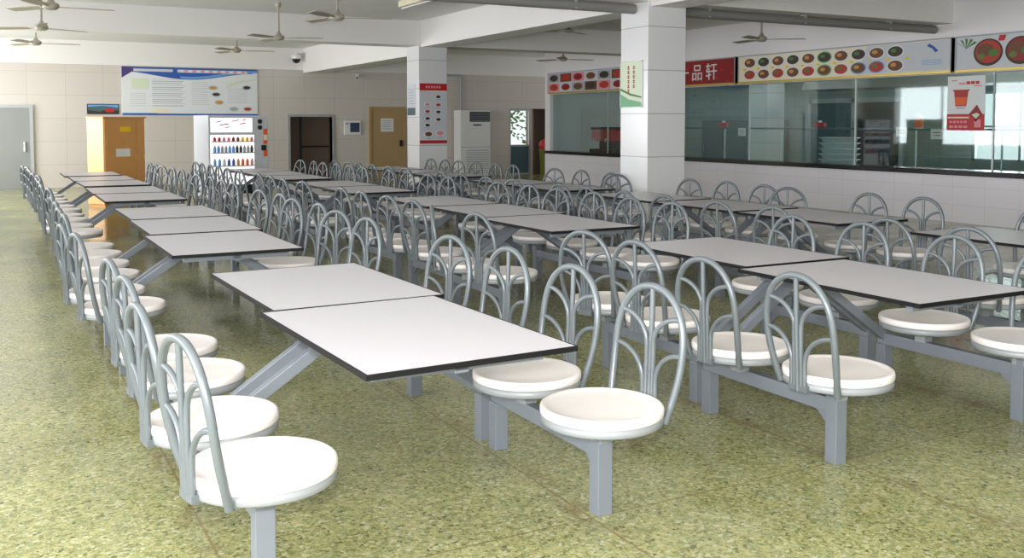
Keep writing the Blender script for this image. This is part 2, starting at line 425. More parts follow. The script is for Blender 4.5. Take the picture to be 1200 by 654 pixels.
# dark alcove
b = MB()
b.box(7.6, 9.1, 28.5, 28.6, 0, 2.0, 'brownroom'); b.box(7.5, 7.6, YB + T, 28.6, 0, 2.0, 'brownroom'); b.box(9.1, 9.2, YB + T, 28.6, 0, 2.0, 'brownroom'); b.box(7.5, 9.2, YB + T, 28.6, 2.0, 2.1, 'brownroom')
b.box(8.2, 8.26, 28.46, 28.5, 0, 2.0, 'dark'); b.box(8.26, 9.1, 28.46, 28.5, 0.95, 1.0, 'dark')
struct(b.build('wall_alcove'), 'dark brown alcove behind the far wall')
b = MB(); b.box(7.6, 7.67, YB - 0.03, YB + T, 0, 1.93, 'alu'); b.box(8.92, 8.99, YB - 0.03, YB + T, 0, 1.93, 'alu'); b.box(7.67, 8.92, YB - 0.03, YB + T, 1.86, 1.93, 'alu'); struct(b.build('trim_7'))
# half glazed door and open doorway at right
d = MB()
for x in (14.84, 15.58): d.box(x, x + 0.07, YB + 0.03, YB + 0.1, 0, 2.15, 'alu')
d.box(14.91, 15.58, YB + 0.03, YB + 0.1, 2.08, 2.15, 'alu'); d.box(14.91, 15.58, YB + 0.03, YB + 0.1, 0.92, 0.98, 'alu'); d.box(14.91, 15.58, YB + 0.03, YB + 0.1, 0, 0.06, 'alu')
d = struct(d.build('door_4'), 'half glazed door with greenery behind its pane')
f = MB(); f.box(14.91, 15.58, YB + 0.05, YB + 0.08, 0.06, 0.92, 'teal'); f.build('door_panel', d)
f = MB(); f.box(14.91, 15.58, YB + 0.06, YB + 0.066, 0.98, 2.08, 'pane'); f.build('pane', d)
b = MB(); b.box(15.82, 15.88, YB + T, 28.2, 0, 2.3, 'brownroom'); b.box(15.82, 16.9, 28.2, 28.26, 0, 2.3, 'brownroom'); b.box(15.82, 16.9, YB + T, 28.26, 2.3, 2.36, 'brownroom'); b.box(16.84, 16.9, YB + T, 28.2, 0, 2.3, 'brownroom')
struct(b.build('wall_passage'))

# ------------------------------------------------------------------ table sets
HT, TL, TW = 0.80, 1.275, 0.87
SY = (-0.385, 0.265)          # seat places along the beam
SX = 0.718
def arch_pts():
    half = [(-0.200, 0.176, 0.398), (-0.229, 0.194, 0.50), (-0.256, 0.207, 0.62), (-0.273, 0.205, 0.735), (-0.283, 0.184, 0.822), (-0.289, 0.140, 0.890), (-0.292, 0.075, 0.934), (-0.293, 0.0, 0.948)]
    return half, [(x, -y, z) for (x, y, z) in half[:-1]][::-1]
def arch_at(z):
    half, _ = arch_pts()
    for i in range(len(half) - 1):
        if half[i][2] <= z <= half[i + 1][2]:
            t = (z - half[i][2]) / (half[i + 1][2] - half[i][2])
            return [half[i][k] + t * (half[i + 1][k] - half[i][k]) for k in range(3)]
    return list(half[-1])

def mesh_seat():
    s = MB()
    s.lathe([(0.0005, 0.436), (0.252, 0.436), (0.260, 0.438), (0.263, 0.444), (0.263, 0.462), (0.261, 0.470), (0.254, 0.475), (0.245, 0.475), (0.228, 0.470), (0.215, 0.468), (0.13, 0.467), (0.0005, 0.466)], 'seat', 48, caps=False)
    return s
def mesh_pan():
    s = MB()
    s.lathe([(0.0005, 0.398), (0.23, 0.398), (0.252, 0.400), (0.259, 0.406), (0.260, 0.436), (0.22, 0.4365), (0.0005, 0.4365)], 'pan', 48, caps=False)
    s.box(-0.035, 0.035, -0.035, 0.035, 0.315, 0.400, 'pan')
    return s
def mesh_back():
    s = MB(); a, c = arch_pts()
    s.tube(smooth_path(a + c, 5), 0.0165, 'tube', 10)
    for sg in (1, -1):   # flat tabs that bolt the tube ends to the pan
        s.box(-0.205, -0.165, sg * 0.172 - 0.012, sg * 0.172 + 0.012, 0.396, 0.428, 'tube', 0.003)
    return s
def mesh_splat():
    s = MB()
    s.tube(smooth_path([(-0.270, 0, 0.396), (-0.277, 0, 0.55), (-0.287, 0, 0.75), (-0.293, 0, 0.940)], 4), 0.0125, 'tube', 8)
    for sg in (1, -1):
        for (zs, ze, off) in ((0.53, 0.675, 0.040), (0.70, 0.825, 0.021)):
            ax, ay, az = arch_at(ze)
            xs = -0.265 - 0.04 * (zs - 0.4); pts = [(-0.268, sg * off, 0.396), (xs, sg * off, zs - 0.06)]
            for k in range(0, 7):
                t = k / 6 * PI / 2
                f = 1 - math.cos(t)
                pts.append((xs + (ax - xs) * f, sg * (off + (ay - off) * f), zs + (ze - zs) * math.sin(t)))
            s.tube(smooth_path(pts, 2), 0.0115, 'tube', 8)
    s.box(-0.279, -0.245, -0.055, 0.055, 0.396, 0.426, 'tube', 0.003)
    return s

def make_unit():
    root = thing('canteen_table', 'four-seat canteen table', 'table')
    t = MB(); t.box(-TW / 2 + 0.004, TW / 2 - 0.004, -TL / 2 + 0.004, TL / 2 - 0.004, HT - 0.004, HT, 'top')
    t.box(-TW / 2 + 0.004, TW / 2 - 0.004, -TL / 2 + 0.004, TL / 2 - 0.004, HT - 0.019, HT - 0.004, 'under')
    top = t.build('tabletop', root)
    e = MB(); w = 0.006; z0, z1 = HT - 0.021, HT + 0.0005
    e.box(-TW / 2 - w / 2, -TW / 2 + w, -TL / 2 - w / 2, TL / 2 + w / 2, z0, z1, 'edge', 0.002); e.box(TW / 2 - w, TW / 2 + w / 2, -TL / 2 - w / 2, TL / 2 + w / 2, z0, z1, 'edge', 0.002)
    e.box(-TW / 2, TW / 2, -TL / 2 - w / 2, -TL / 2 + w, z0, z1, 'edge', 0.002); e.box(-TW / 2, TW / 2, TL / 2 - w, TL / 2 + w / 2, z0, z1, 'edge', 0.002)
    eo = e.build('edge_trim', top); tag(eo, 'black edging')
    f = MB(); f.box(-0.03, 0.03, -TL / 2 + 0.12, TL / 2 - 0.05, HT - 0.075, HT - 0.028, 'steel', 0.003)
    for y in (-TL / 2 + 0.14, TL / 2 - 0.07): f.box(-TW / 2 + 0.08, TW / 2 - 0.08, y - 0.02, y + 0.02, HT - 0.066, HT - 0.028, 'steel', 0.003)
    f.build('under_frame', root)
    ST = 0.56
    for sg in (-1, 1):
        m = MB(); m.box(-0.036, 0.036, -0.036, 0.036, 0.0, 0.400, 'steel', 0.004)
        m.build('leg', root, (sg * SX, SY[0] + 0.005, 0))
        m = MB(); m.box(-0.036, 0.036, -0.036, 0.036, 0.0, 0.245, 'steel', 0.004)
        m.build('leg', root, (sg * SX, ST, 0))
        m = MB(); m.box(-0.028, 0.028, SY[0] + 0.036, ST + 0.033, 0.245, 0.318, 'steel', 0.004)
        # gusset beneath the beam where it meets the tall leg
        m.prism([(0, 0), (0.10, 0), (0, -0.09)], (-0.006, SY[0] + 0.036, 0.247), (0, 1, 0), (0, 0, 1), (1, 0, 0), 0.012, 'steel')
        m.build('seat_beam', root, (sg * SX, 0, 0))
        m = MB(); m.bar((sg * SX, ST, 0.29), (sg * 0.03, ST, HT - 0.05), 0.046, 0.055, 'steel', 0.004)
        m.build('strut', root)
        for y in SY:
            rz = PI if sg > 0 else 0
            s = mesh_seat().build('seat', root, (sg * SX, y, 0), rz) if not (sg > 0 or y != SY[0]) else None
            if s is None:
                s = copy_obj(PART['seat'], root); s.location = (sg * SX, y, 0); s.rotation_euler.z = rz
                q = copy_obj(PART['pan'], s); k = copy_obj(PART['back'], root); k.location = s.location; k.rotation_euler.z = rz
                copy_obj(PART['splat'], k)
            else:
                q = mesh_pan().build('seat_pan', s); tag(q, 'grey metal pan')
                k = mesh_back().build('backrest', root, s.location, rz)
                PART.update(seat=s, pan=q, back=k, splat=mesh_splat().build('back_splat', k))
    return root
PART = {}
proto = make_unit()
def tree_copy(o, parent=None):
    c = copy_obj(o, parent)
    for ch in KIDS.get(o.name, []): tree_copy(ch, c)
    return c
KIDS = {}
for o in list(bpy.data.objects):
    if o.parent: KIDS.setdefault(o.parent.name, []).append(o)

rows = [
    ('left', 1.545, [3.13, 4.42, 6.57, 7.91, 9.25, 11.5, 12.85, 14.5, 15.87, 17.42]),
    ('middle', 4.37, [3.10, 4.43, 6.62, 7.93, 9.26, 11.45, 12.8, 14.75, 16.1, 17.45]),
    ('right', 6.86, [3.97, 5.95, 7.32, 8.69, 10.6, 11.97, 14.2, 15.57, 17.0]),
]
mir = {'left': [0, 1, 0, 1, 1, 0, 1, 0, 1, 0], 'middle': [0, 1, 0, 1, 1, 0, 1, 0, 1, 1], 'right': [1, 0, 1, 1, 0, 1, 0, 1, 0]}
jog = {('left', 0): 0.0, ('left', 1): 0.0, ('left', 2): -0.06, ('left', 3): -0.03, ('left', 5): 0.03, ('middle', 1): 0.05, ('middle', 0): -0.03, ('middle', 3): 0.06, ('middle', 4): 0.05, ('left', 7): 0.05}
where = {'left': 'in the left row along the open aisle', 'middle': 'in the middle row between two rows of tables', 'right': 'in the right row facing the serving windows'}
ordn = ['nearest', 'second nearest', 'third from the front', 'fourth from the front', 'fifth from the front', 'sixth from the front', 'seventh from the front', 'third from the back', 'second from the back', 'farthest']
first = True
TURN = {('left', 0, -1, 0): 0.20, ('left', 0, -1, 1): 0.12, ('left', 0, 1, 0): 0.12, ('left', 0, 1, 1): 0.14, ('middle', 0, -1, 0): -0.17, ('middle', 0, -1, 1): -0.02,  ('right', 2, 1, 0): 0.9, ('right', 4, 1, 0): 1.1, ('middle', 2, -1, 1): -0.5, ('middle', 1, -1, 1): 0.25, ('left', 2, 1, 1): 0.2}
for (rn, cx, starts) in rows:
    n = len(starts)
    for i, y0 in enumerate(starts):
        u = proto if first else tree_copy(proto)
        first = False
        flip = mir[rn][i]
        u.location = (cx + jog.get((rn, i), random.uniform(-0.015, 0.015)), y0 + TL / 2, 0)
        u.rotation_euler.z = PI if flip else 0
        if i < n - 3: od = ordn[i]
        else: od = ordn[10 - (n - i)]
        tag(u, 'grey canteen table with round white seats, %s in the %s row' % (od, rn), 'table', 'canteen tables ' + where[rn])
        tp = [c for c in u.children if c.name.split('.')[0] == 'tabletop'][0]
        tp.rotation_euler.z = {('left', 0): 0.034, ('left', 1): 0.022}.get((rn, i), random.gauss(0, 0.008))
        if (rn, i) == ('left', 0): tp.location.x = -0.012
        kids = [c for c in u.children]
        seats = [c for c in kids if c.name.split('.')[0] == 'seat']; backs = [c for c in kids if c.name.split('.')[0] == 'backrest']
        for s in seats:
            k = min(backs, key=lambda q: (q.location - s.location).length)
            sg = 1 if s.location.x > 0 else -1
            wsg = -sg if flip else sg
            wy = 0 if ((s.location.y < 0) != bool(flip)) else 1
            dr = TURN.get((rn, i, wsg, wy), random.gauss(0, 0.05))
            s.rotation_euler.z += dr; k.rotation_euler.z += dr
            if (rn, i, wsg, wy) == ('left', 0, -1, 1): s.location.x -= 0.04; k.location.x -= 0.04

# ------------------------------------------------------------------ ceiling fans
def make_fan():
    r = thing('ceiling_fan', 'ceiling fan', 'fan')
    m = MB(); m.cyl((0, 0), 0.018, 0.05, 0.62, 'fanw', 10); m.build('down_rod', r)
    m = MB(); m.lathe([(0.05, 0.62), (0.055, 0.56), (0.02, 0.52)], 'fanw', 16); m.build('ceiling_canopy', r)
    m = MB(); m.lathe([(0.02, -0.055), (0.06, -0.05), (0.095, -0.028), (0.105, 0.0), (0.095, 0.03), (0.05, 0.05), (0.03, 0.09), (0.018, 0.12)], 'fanw', 24); m.build('motor_housing', r)
    for k in range(3):
        m = MB(); a = 0.16
        pts = []
        vs = []; N = 7
        for j in range(N):
            t = j / (N - 1); x = 0.20 + 0.58 * t; wd = 0.055 + 0.02 * math.sin(t * PI * 0.8); th = 0.004
            for (yy, zz) in ((-wd, 0), (wd, 0)):
                for s_ in (th, -th):
                    vs.append((x, yy * math.cos(a), yy * math.sin(a) + s_))
        fs = []
        for j in range(N - 1):
            q = 4 * j
            fs += [[q, q + 4, q + 6, q + 2], [q + 1, q + 3, q + 7, q + 5], [q, q + 1, q + 5, q + 4], [q + 2, q + 6, q + 7, q + 3]]
        fs += [[0, 2, 3, 1], [4 * N - 4, 4 * N - 3, 4 * N - 1, 4 * N - 2]]
        m.add(vs, fs, 'fanw'); m.box(0.085, 0.24, -0.018, 0.018, -0.006, 0.004, 'fanw')
        m.build('blade', r, (0, 0, -0.01), 2 * PI * k / 3)
    return r
fan0 = make_fan()
fans = [  # x, y, z, turn, label
    (0.77, 14.1, 3.2, 0.1, 'ceiling fan above the left row, nearest of that line'),
    (0.80, 17.3, 3.2, 0.5, 'ceiling fan above the left row, second of that line'),
    (0.85, 20.6, 3.2, 0.0, 'ceiling fan above the left end of the hall, farthest of that line'),
    (4.49, 13.6, 3.2, -0.25, 'ceiling fan above the middle row, large and nearest of that line'),
    (4.62, 17.3, 3.2, -0.4, 'ceiling fan hanging in front of the far cross beam, middle of its line'),
    (4.63, 20.7, 3.2, -0.2, 'ceiling fan behind the cross beam, above the vending machine'),
    (9.9, 16.0, 3.45, 0.6, 'ceiling fan right of the long beam, nearer one between the pillars'),
    (10.0, 20.3, 3.45, 0.1, 'ceiling fan right of the long beam, just right of the far pillar'),
    (12.1, 19.8, 3.2, -0.15, 'ceiling fan near the far end of the menu boards'),
    (12.4, 13.4, 3.2, -0.6, 'ceiling fan in front of the yellow dish banner and red sign'),
]
for i, (x, y, z, rz, lb) in enumerate(fans):
    f = fan0 if i == 0 else tree_copy(fan0) if False else None
    if i == 0:
        f = fan0
        fkids = list(fan0.children)
    else:
        f = copy_obj(fan0)
        for c in fkids: copy_obj(c, f)
    f.location = (x, y, z); f.rotation_euler.z = rz
    if z > 3.3: f.scale = (1, 1, (ZC - z) / 0.62)
    tag(f, lb, 'fan', 'ceiling fans')

# pipe under the near cross beam and other ceiling fittings
m = MB(); m.tube([(8.66, 11.18, 3.26), (14.24, 11.18, 3.26)], 0.07, 'pipegrey', 12); m.tube([(8.66, 11.18, 3.385), (14.0, 11.18, 3.385)], 0.03, 'alu', 10)
for x in (9.3, 11.2, 13.1): m.box(x - 0.02, x + 0.02, 11.12, 11.24, 3.21, 3.42, 'alu')
tag(m.build('ceiling_pipe'), 'grey pipe run under the cross beam right of the near pillar', 'pipe', 'pipes under the near cross beam')
m = MB(); m.tube([(-2.5, 11.18, 3.26), (7.99, 11.18, 3.26)], 0.07, 'pipegrey', 12); m.tube([(-2.5, 11.18, 3.385), (7.99, 11.18, 3.385)], 0.03, 'alu', 10)
for x in (1, 3, 5, 7): m.box(x - 0.02, x + 0.02, 11.12, 11.24, 3.21, 3.42, 'alu')
tag(m.build('ceiling_pipe'), 'grey pipe run under the cross beam left of the near pillar', 'pipe', 'pipes under the near cross beam')
r = thing('fluorescent_light', 'unlit batten light on the ceiling between the two pillars', 'light', (6.5, 15.4, 3.72))
m = MB(); m.box(-0.05, 0.05, -0.75, 0.75, 0.0, 0.1, 'cream', 0.004); m.build('batten', r)
m = MB(); m.tube([(0, -0.7, -0.025), (0, 0.7, -0.025)], 0.016, 'white', 10); m.build('tube', r)
r = thing('dome_camera', 'white dome security camera hanging from the far band', 'camera', (7.8, 27.34, 3.49))
m = MB(); m.box(-0.04, 0.04, -0.02, 0.199, 0.1, 0.16, 'white'); m.lathe([(0.03, 0.2), (0.03, 0.16), (0.13, 0.14), (0.14, 0.05), (0.13, 0.02)], 'white', 20); m.build('housing', r)
m = MB(); m.lathe([(0.115, 0.02), (0.11, -0.04), (0.07, -0.09), (0.001, -0.11)], 'dark', 20); m.build('lens_dome', r)
r = thing('bullet_camera', 'small white bullet camera on the far wall below the band', 'camera', (9.69, YB, 3.08))
m = MB(); m.box(-0.03, 0.03, -0.16, 0.0, 0.0, 0.04, 'white', 0.004); m.build('bracket', r)
m = MB(); m.tube([(0.0, -0.12, -0.02), (-0.1, -0.32, -0.08)], 0.045, 'white', 12); m.tube([(-0.1, -0.32, -0.08), (-0.104, -0.328, -0.083)], 0.03, 'dark', 10); m.build('body', r)

# ------------------------------------------------------------------ back wall things
# information banner
B = thing('wall_banner', 'long white information banner with blue wavy header on the far wall', 'banner', (3.16, YB - 0.03, 1.89))
W, H = 3.58, 1.29
m = MB(); m.box(0, W, 0, 0.03, 0, H, 'banner', 0.004)
def flat(mb, poly, mt, d=0.003): mb.prism(poly, (0, 0, 0), (1, 0, 0), (0, 0, 1), (0, -1, 0), d, mt)
def rect(mb, x0, x1, z0, z1, mt, d=0.003): flat(mb, [(x0, z0), (x1, z0), (x1, z1), (x0, z1)], mt, d)
top = [(0.0, H - 0.26)] + [(W * t / 24, H - 0.17 + 0.05 * math.cos(t / 24 * 2 * PI + 0.2) - (0.10 * math.sin(t / 24 * PI) ** 2)) for t in range(1, 24)] + [(W, H - 0.06)]
flat(m, top + [(W, H), (0, H)], 'blue', 0.003)
band = [(W * t / 24, H - 0.17 + 0.05 * math.cos(t / 24 * 2 * PI + 0.2) - (0.10 * math.sin(t / 24 * PI) ** 2)) for t in range(10, 25)]
flat(m, [(x, z + 0.02) for (x, z) in band] + [(x, z + 0.08) for (x, z) in band[::-1]], 'skyblue', 0.005)
flat(m, [(0, H - 0.30), (0.28, H - 0.12), (0.28, H), (0, H)], 'violet', 0.004)
rect(m, 0.3, 1.3, H - 0.12, H - 0.05, 'palegrey', 0.006); rect(m, 1.42, 3.3, H - 0.13, H - 0.05, 'palegrey', 0.006)
for j in range(16): rect(m, 1.5 + j * 0.11, 1.57 + j * 0.11, H - 0.12, H - 0.06, 'pink' if j % 2 else 'banner', 0.007)
rect(m, 0.24, 0.68, 0.70, 0.98, 'palegreen', 0.004)
for k in range(14):
    z = 0.96 - k * 0.055
    rect(m, 0.76, 1.62 - 0.05 * (k % 3), z, z + 0.018, 'midgrey' if k % 3 else 'palegrey', 0.004)
    if k < 12: rect(m, 1.78, 2.2 + 0.06 * (k % 2), z - 0.06, z - 0.042, 'palegrey', 0.004)
    if k > 6: rect(m, 0.2, 0.6, z, z + 0.016, 'palegrey', 0.004)
    if 5 < k: rect(m, 2.75, 3.3, z + 0.1, z + 0.116, 'palegrey', 0.004)
rect(m, 0.72, 1.2, 0.05, 0.16, 'cream', 0.004)
def ell(cx, cz, rx, rz, n=16): return [(cx + rx * math.cos(2 * PI * i / n), cz + rz * math.sin(2 * PI * i / n)) for i in range(n)]
for (cx, cz, mt) in ((2.36, 0.76, 'food4'), (2.44, 0.58, 'food5'), (2.52, 0.36, 'food4'), (3.28, 0.78, 'food5'), (2.92, 0.18, 'midgrey'), (3.3, 0.18, 'food3')):
    flat(m, ell(cx, cz, 0.14, 0.07), 'palegrey', 0.004); flat(m, ell(cx, cz, 0.1, 0.045), mt, 0.006)
flat(m, [(2.7, 0.72), (2.86, 0.82), (3.2, 0.92), (3.55, 1.0), (3.56, 1.03), (3.1, 0.98), (2.75, 0.86)], 'palegreen', 0.004)
rect(m, 0, W, 0.0, 0.045, 'blue', 0.004); rect(m, 0, 0.9, 0.045, 0.06, 'skyblue', 0.004)
m.build('banner_panel', B)

P = thing('framed_picture', 'small dark landscape picture on the far wall above the wooden locker', 'picture', (2.3, YB - 0.03, 1.91))
m = MB(); m.box(0, 0.78, 0, 0.03, 0, 0.27, 'dark', 0.003); m.build('frame', P)
m = MB(); rect(m, 0.02, 0.76, 0.02, 0.25, 'teal', 0.004); flat(m, [(0.02, 0.25), (0.02, 0.19), (0.4, 0.22), (0.76, 0.17), (0.76, 0.25)], 'skyblue', 0.006); flat(m, [(0.02, 0.02), (0.76, 0.02), (0.76, 0.1), (0.5, 0.13), (0.3, 0.07), (0.02, 0.11)], 'food5', 0.006); flat(m, ell(0.55, 0.1, 0.12, 0.05), 'red', 0.007); m.build('print', P)

# wooden locker turned towards the right
L = thing('wooden_locker', 'orange wooden locker cabinet with yellow sticker and white paper', 'cabinet', (2.30, 21.1, 0), math.radians(31))
lw_, ld_, lh_ = 0.98, 0.52, 1.80
m = MB(); m.box(-lw_ / 2, lw_ / 2, -ld_ / 2 + 0.02, ld_ / 2, 0.06, lh_ - 0.03, 'wood_lit', 0.004); m.box(-lw_ / 2 + 0.03, lw_ / 2 - 0.03, -ld_ / 2 + 0.04, ld_ / 2 - 0.02, 0, 0.06, 'wood'); m.build('body', L)
m = MB(); m.box(-lw_ / 2 - 0.02, lw_ / 2 + 0.02, -ld_ / 2 - 0.02, ld_ / 2 + 0.01, lh_ - 0.03, lh_, 'wood', 0.005); m.build('cornice', L)
for (x0, x1) in ((-lw_ / 2 + 0.02, 0.27), (0.275, lw_ / 2 - 0.02)):
    m = MB(); m.box(x0, x1, -ld_ / 2, -ld_ / 2 + 0.02, 0.08, lh_ - 0.05, 'wood', 0.004)
    m.box(x0 + 0.05, x1 - 0.05, -ld_ / 2 - 0.006, -ld_ / 2 + 0.01, 0.16, lh_ - 0.13, 'wood', 0.004)
    dd = m.build('door', L)
    m = MB(); m.cyl((x1 - 0.03, -ld_ / 2 - 0.012), 0.012, 0.95, 1.03, 'gold', 10); m.build('knob', dd)
m = MB(); m.box(-0.12, 0.13, -ld_ / 2 - 0.011, -ld_ / 2 - 0.006, 1.50, 1.60, 'yellow'); tag(m.build('sticker', L), 'yellow sticker')
m = MB(); m.box(-0.22, 0.11, -ld_ / 2 - 0.011, -ld_ / 2 - 0.006, 1.0, 1.16, 'paper'); tag(m.build('paper_notice', L), 'white paper notice')

# vending machine
V = thing('vending_machine', 'grey drinks vending machine with lit white display and orange side strip', 'vending machine', (4.66, 21.45, 0), math.radians(10))
vw, vd, vh = 1.34, 0.85, 1.84
m = MB(); m.box(-vw / 2, vw / 2, -vd / 2, vd / 2, 0.05, vh, 'palegrey', 0.012); m.box(-vw / 2 + 0.05, vw / 2 - 0.05, -vd / 2 + 0.05, vd / 2 - 0.05, 0, 0.05, 'dark'); m.build('body', V)
fy = -vd / 2
def vrect(mb, x0, x1, z0, z1, mt, d): mb.box(x0, x1, fy - d, fy + 0.001, z0, z1, mt)
m = MB(); vrect(m, -vw / 2 + 0.05, 0.30, 1.48, 1.78, 'lit', 0.008)
for k, (x, z, w_) in enumerate(((-0.5, 1.68, 0.12), (-0.42, 1.62, 0.2), (-0.16, 1.7, 0.16), (0.02, 1.64, 0.14), (-0.3, 1.56, 0.1), (0.08, 1.72, 0.08))):
    m.prism([(x, z), (x + w_, z + 0.03), (x + w_, z + 0.05), (x, z + 0.02)], (0, fy - 0.008, 0), (1, 0, 0), (0, 0, 1), (0, -1, 0), 0.003, 'red' if k % 2 else 'pink')
m.build('header_panel', V)
m = MB(); vrect(m, -vw / 2 + 0.04, 0.34, 0.12, 1.42, 'lit', 0.006); m.build('display_window', V)
cols = ['red', 'orange', 'skyblue', 'dark', 'yellow', 'blue', 'pink', 'midgrey', 'food3', 'green']
for (zr, n_, h_, pal) in ((1.30, 9, 0.09, ['red', 'pink', 'darkred', 'yellow', 'orange']), (1.06, 11, 0.15, ['skyblue', 'midgrey', 'skyblue', 'dark', 'midgrey', 'dark']), (0.78, 9, 0.15, ['skyblue', 'palegrey', 'blue', 'food4', 'orange', 'pink'])):
    sh = MB(); vrect(sh, -vw / 2 + 0.06, 0.32, zr - 0.03, zr - 0.01, 'alu', 0.05); sh.build('shelf', V)
    for k in range(n_):
        x = -vw / 2 + 0.12 + k * 0.82 / (n_ - 1)
        pk = MB(); c_ = pal[int(k / n_ * len(pal))]
        pk.lathe([(0.028, 0), (0.03, 0.01), (0.03, h_ * 0.65), (0.014, h_ * 0.85), (0.014, h_)], c_, 12)
        pk.build('bottle', V, (x, fy - 0.033, zr - 0.01))
m = MB(); vrect(m, 0.37, vw / 2 - 0.02, 0.3, 1.78, 'palegrey', 0.006)
vrect(m, 0.55, vw / 2 - 0.03, 1.22, 1.55, 'orange', 0.01); vrect(m, 0.55, vw / 2 - 0.03, 0.95, 1.08, 'orange', 0.01); vrect(m, 0.56, 0.64, 1.3, 1.42, 'cream', 0.013)
m.build('control_panel', V)
for z in (1.58, 1.71):
    m = MB(); m.lathe([(0.05, 0), (0.05, 0.02), (0.04, 0.025), (0.001, 0.025)], 'dark', 18); o = m.build('speaker_hole', V, (0.47, fy - 0.006, z)); o.rotation_euler = (PI / 2, 0, 0)
m = MB(); vrect(m, 0.5, 0.62, 1.08, 1.2, 'dark', 0.012); m.build('coin_slot', V)
m = MB(); vrect(m, -vw / 2 + 0.1, 0.3, 0.14, 0.36, 'dark', 0.012); m.build('delivery_flap', V)

D = thing('wall_terminal', 'small white wall terminal with dark blue screen beside the tan door', 'terminal', (9.28, YB - 0.07, 1.33))
m = MB(); m.box(0, 0.5, 0, 0.07, 0, 0.42, 'white', 0.01); m.build('casing', D)
m = MB(); m.box(0.17, 0.46, -0.006, 0.002, 0.08, 0.36, 'screen'); m.build('screen', D)
m = MB(); m.box(0.04, 0.12, -0.006, 0.002, 0.3, 0.36, 'midgrey'); m.build('card_reader', D)

A = thing('air_conditioner', 'tall white floor standing air conditioner against the far wall', 'air conditioner', (13.35, YB - 0.35, 0))
aw, ah = 1.04, 2.08
m = MB(); m.box(-aw / 2, aw / 2, -0.2, 0.3, 0, ah, 'white', 0.02); m.build('cabinet', A)
m = MB(); m.box(-aw / 2 + 0.32, aw / 2 - 0.02, -0.215, -0.19, 1.72, 2.03, 'dark', 0.004)
for k in range(6): m.box(-aw / 2 + 0.33, aw / 2 - 0.03, -0.225, -0.21, 1.75 + k * 0.045, 1.762 + k * 0.045, 'midgrey')
m.build('outlet_grille', A)
m = MB(); m.box(-0.08, 0.2, -0.212, -0.19, 1.60, 1.64, 'dark', 0.003); m.build('control_display', A)
m = MB()
m.box(-aw / 2 + 0.01, aw / 2 - 0.01, -0.206, -0.19, 0.93, 0.945, 'midgrey')
for k in range(11): m.box(-aw / 2 + 0.2, aw / 2 - 0.06, -0.21, -0.19, 0.12 + k * 0.07, 0.142 + k * 0.07, 'midgrey')
m.build('intake_louvre', A)
m = MB(); m.tube(smooth_path([(12.5, YB - 0.05, 3.17), (13.0, YB - 0.05, 3.17), (13.08, YB - 0.05, 3.12), (13.08, YB - 0.05, 2.6), (13.08, YB - 0.05, 2.1)], 4), 0.035, 'midgrey', 10)
tag(m.build('wall_conduit'), 'grey conduit bending down the far wall behind the air conditioner', 'pipe')

Bn = thing('waste_bin', 'olive waste bin with red sack in the open doorway', 'bin', (15.98, YB - 0.42, 0))
m = MB(); m.lathe([(0.17, 0.0), (0.19, 0.03), (0.23, 0.78), (0.25, 0.80), (0.25, 0.84), (0.22, 0.84), (0.2, 0.82)], 'binbody', 24); m.build('body', Bn)
m = MB(); m.lathe([(0.2, 0.82), (0.24, 0.9), (0.25, 1.0), (0.2, 1.1), (0.1, 1.15), (0.04, 1.2), (0.06, 1.25)], 'red', 14); tag(m.build('sack', Bn), 'red sack bulging from the bin')

# shrub outside the door pane
m = MB()
for k in range(900):
    c = Vector((random.gauss(15.9, 0.9), random.uniform(30.4, 32.0), random.uniform(0.05, 3.4)))
    a = random.uniform(0, 2 * PI); t = random.uniform(-0.8, 0.8); s_ = random.uniform(0.07, 0.14)
    u = Vector((math.cos(a), math.sin(a) * 0.4, t)).normalized() * s_
    v = u.cross(Vector((random.uniform(-1, 1), 1, random.uniform(-1, 1)))).normalized() * s_ * 0.45
    m.add([c - u, c + v, c + u, c - v], [[0, 1, 2, 3]], 'foliage')
for k in range(6): m.tube([(15.2 + k * 0.28, 31.2, 0), (15.1 + k * 0.33, 31.3, 1.6), (15.0 + k * 0.36, 31.2, 3.0)], 0.03, 'food1', 6)
tag(m.build('garden_shrub'), 'green shrub outside seen through the half glazed door', 'shrub')
b = MB(); b.box(12, 40, 30.2, 45, -0.15, -0.02, 'ground'); struct(b.build('ground'))

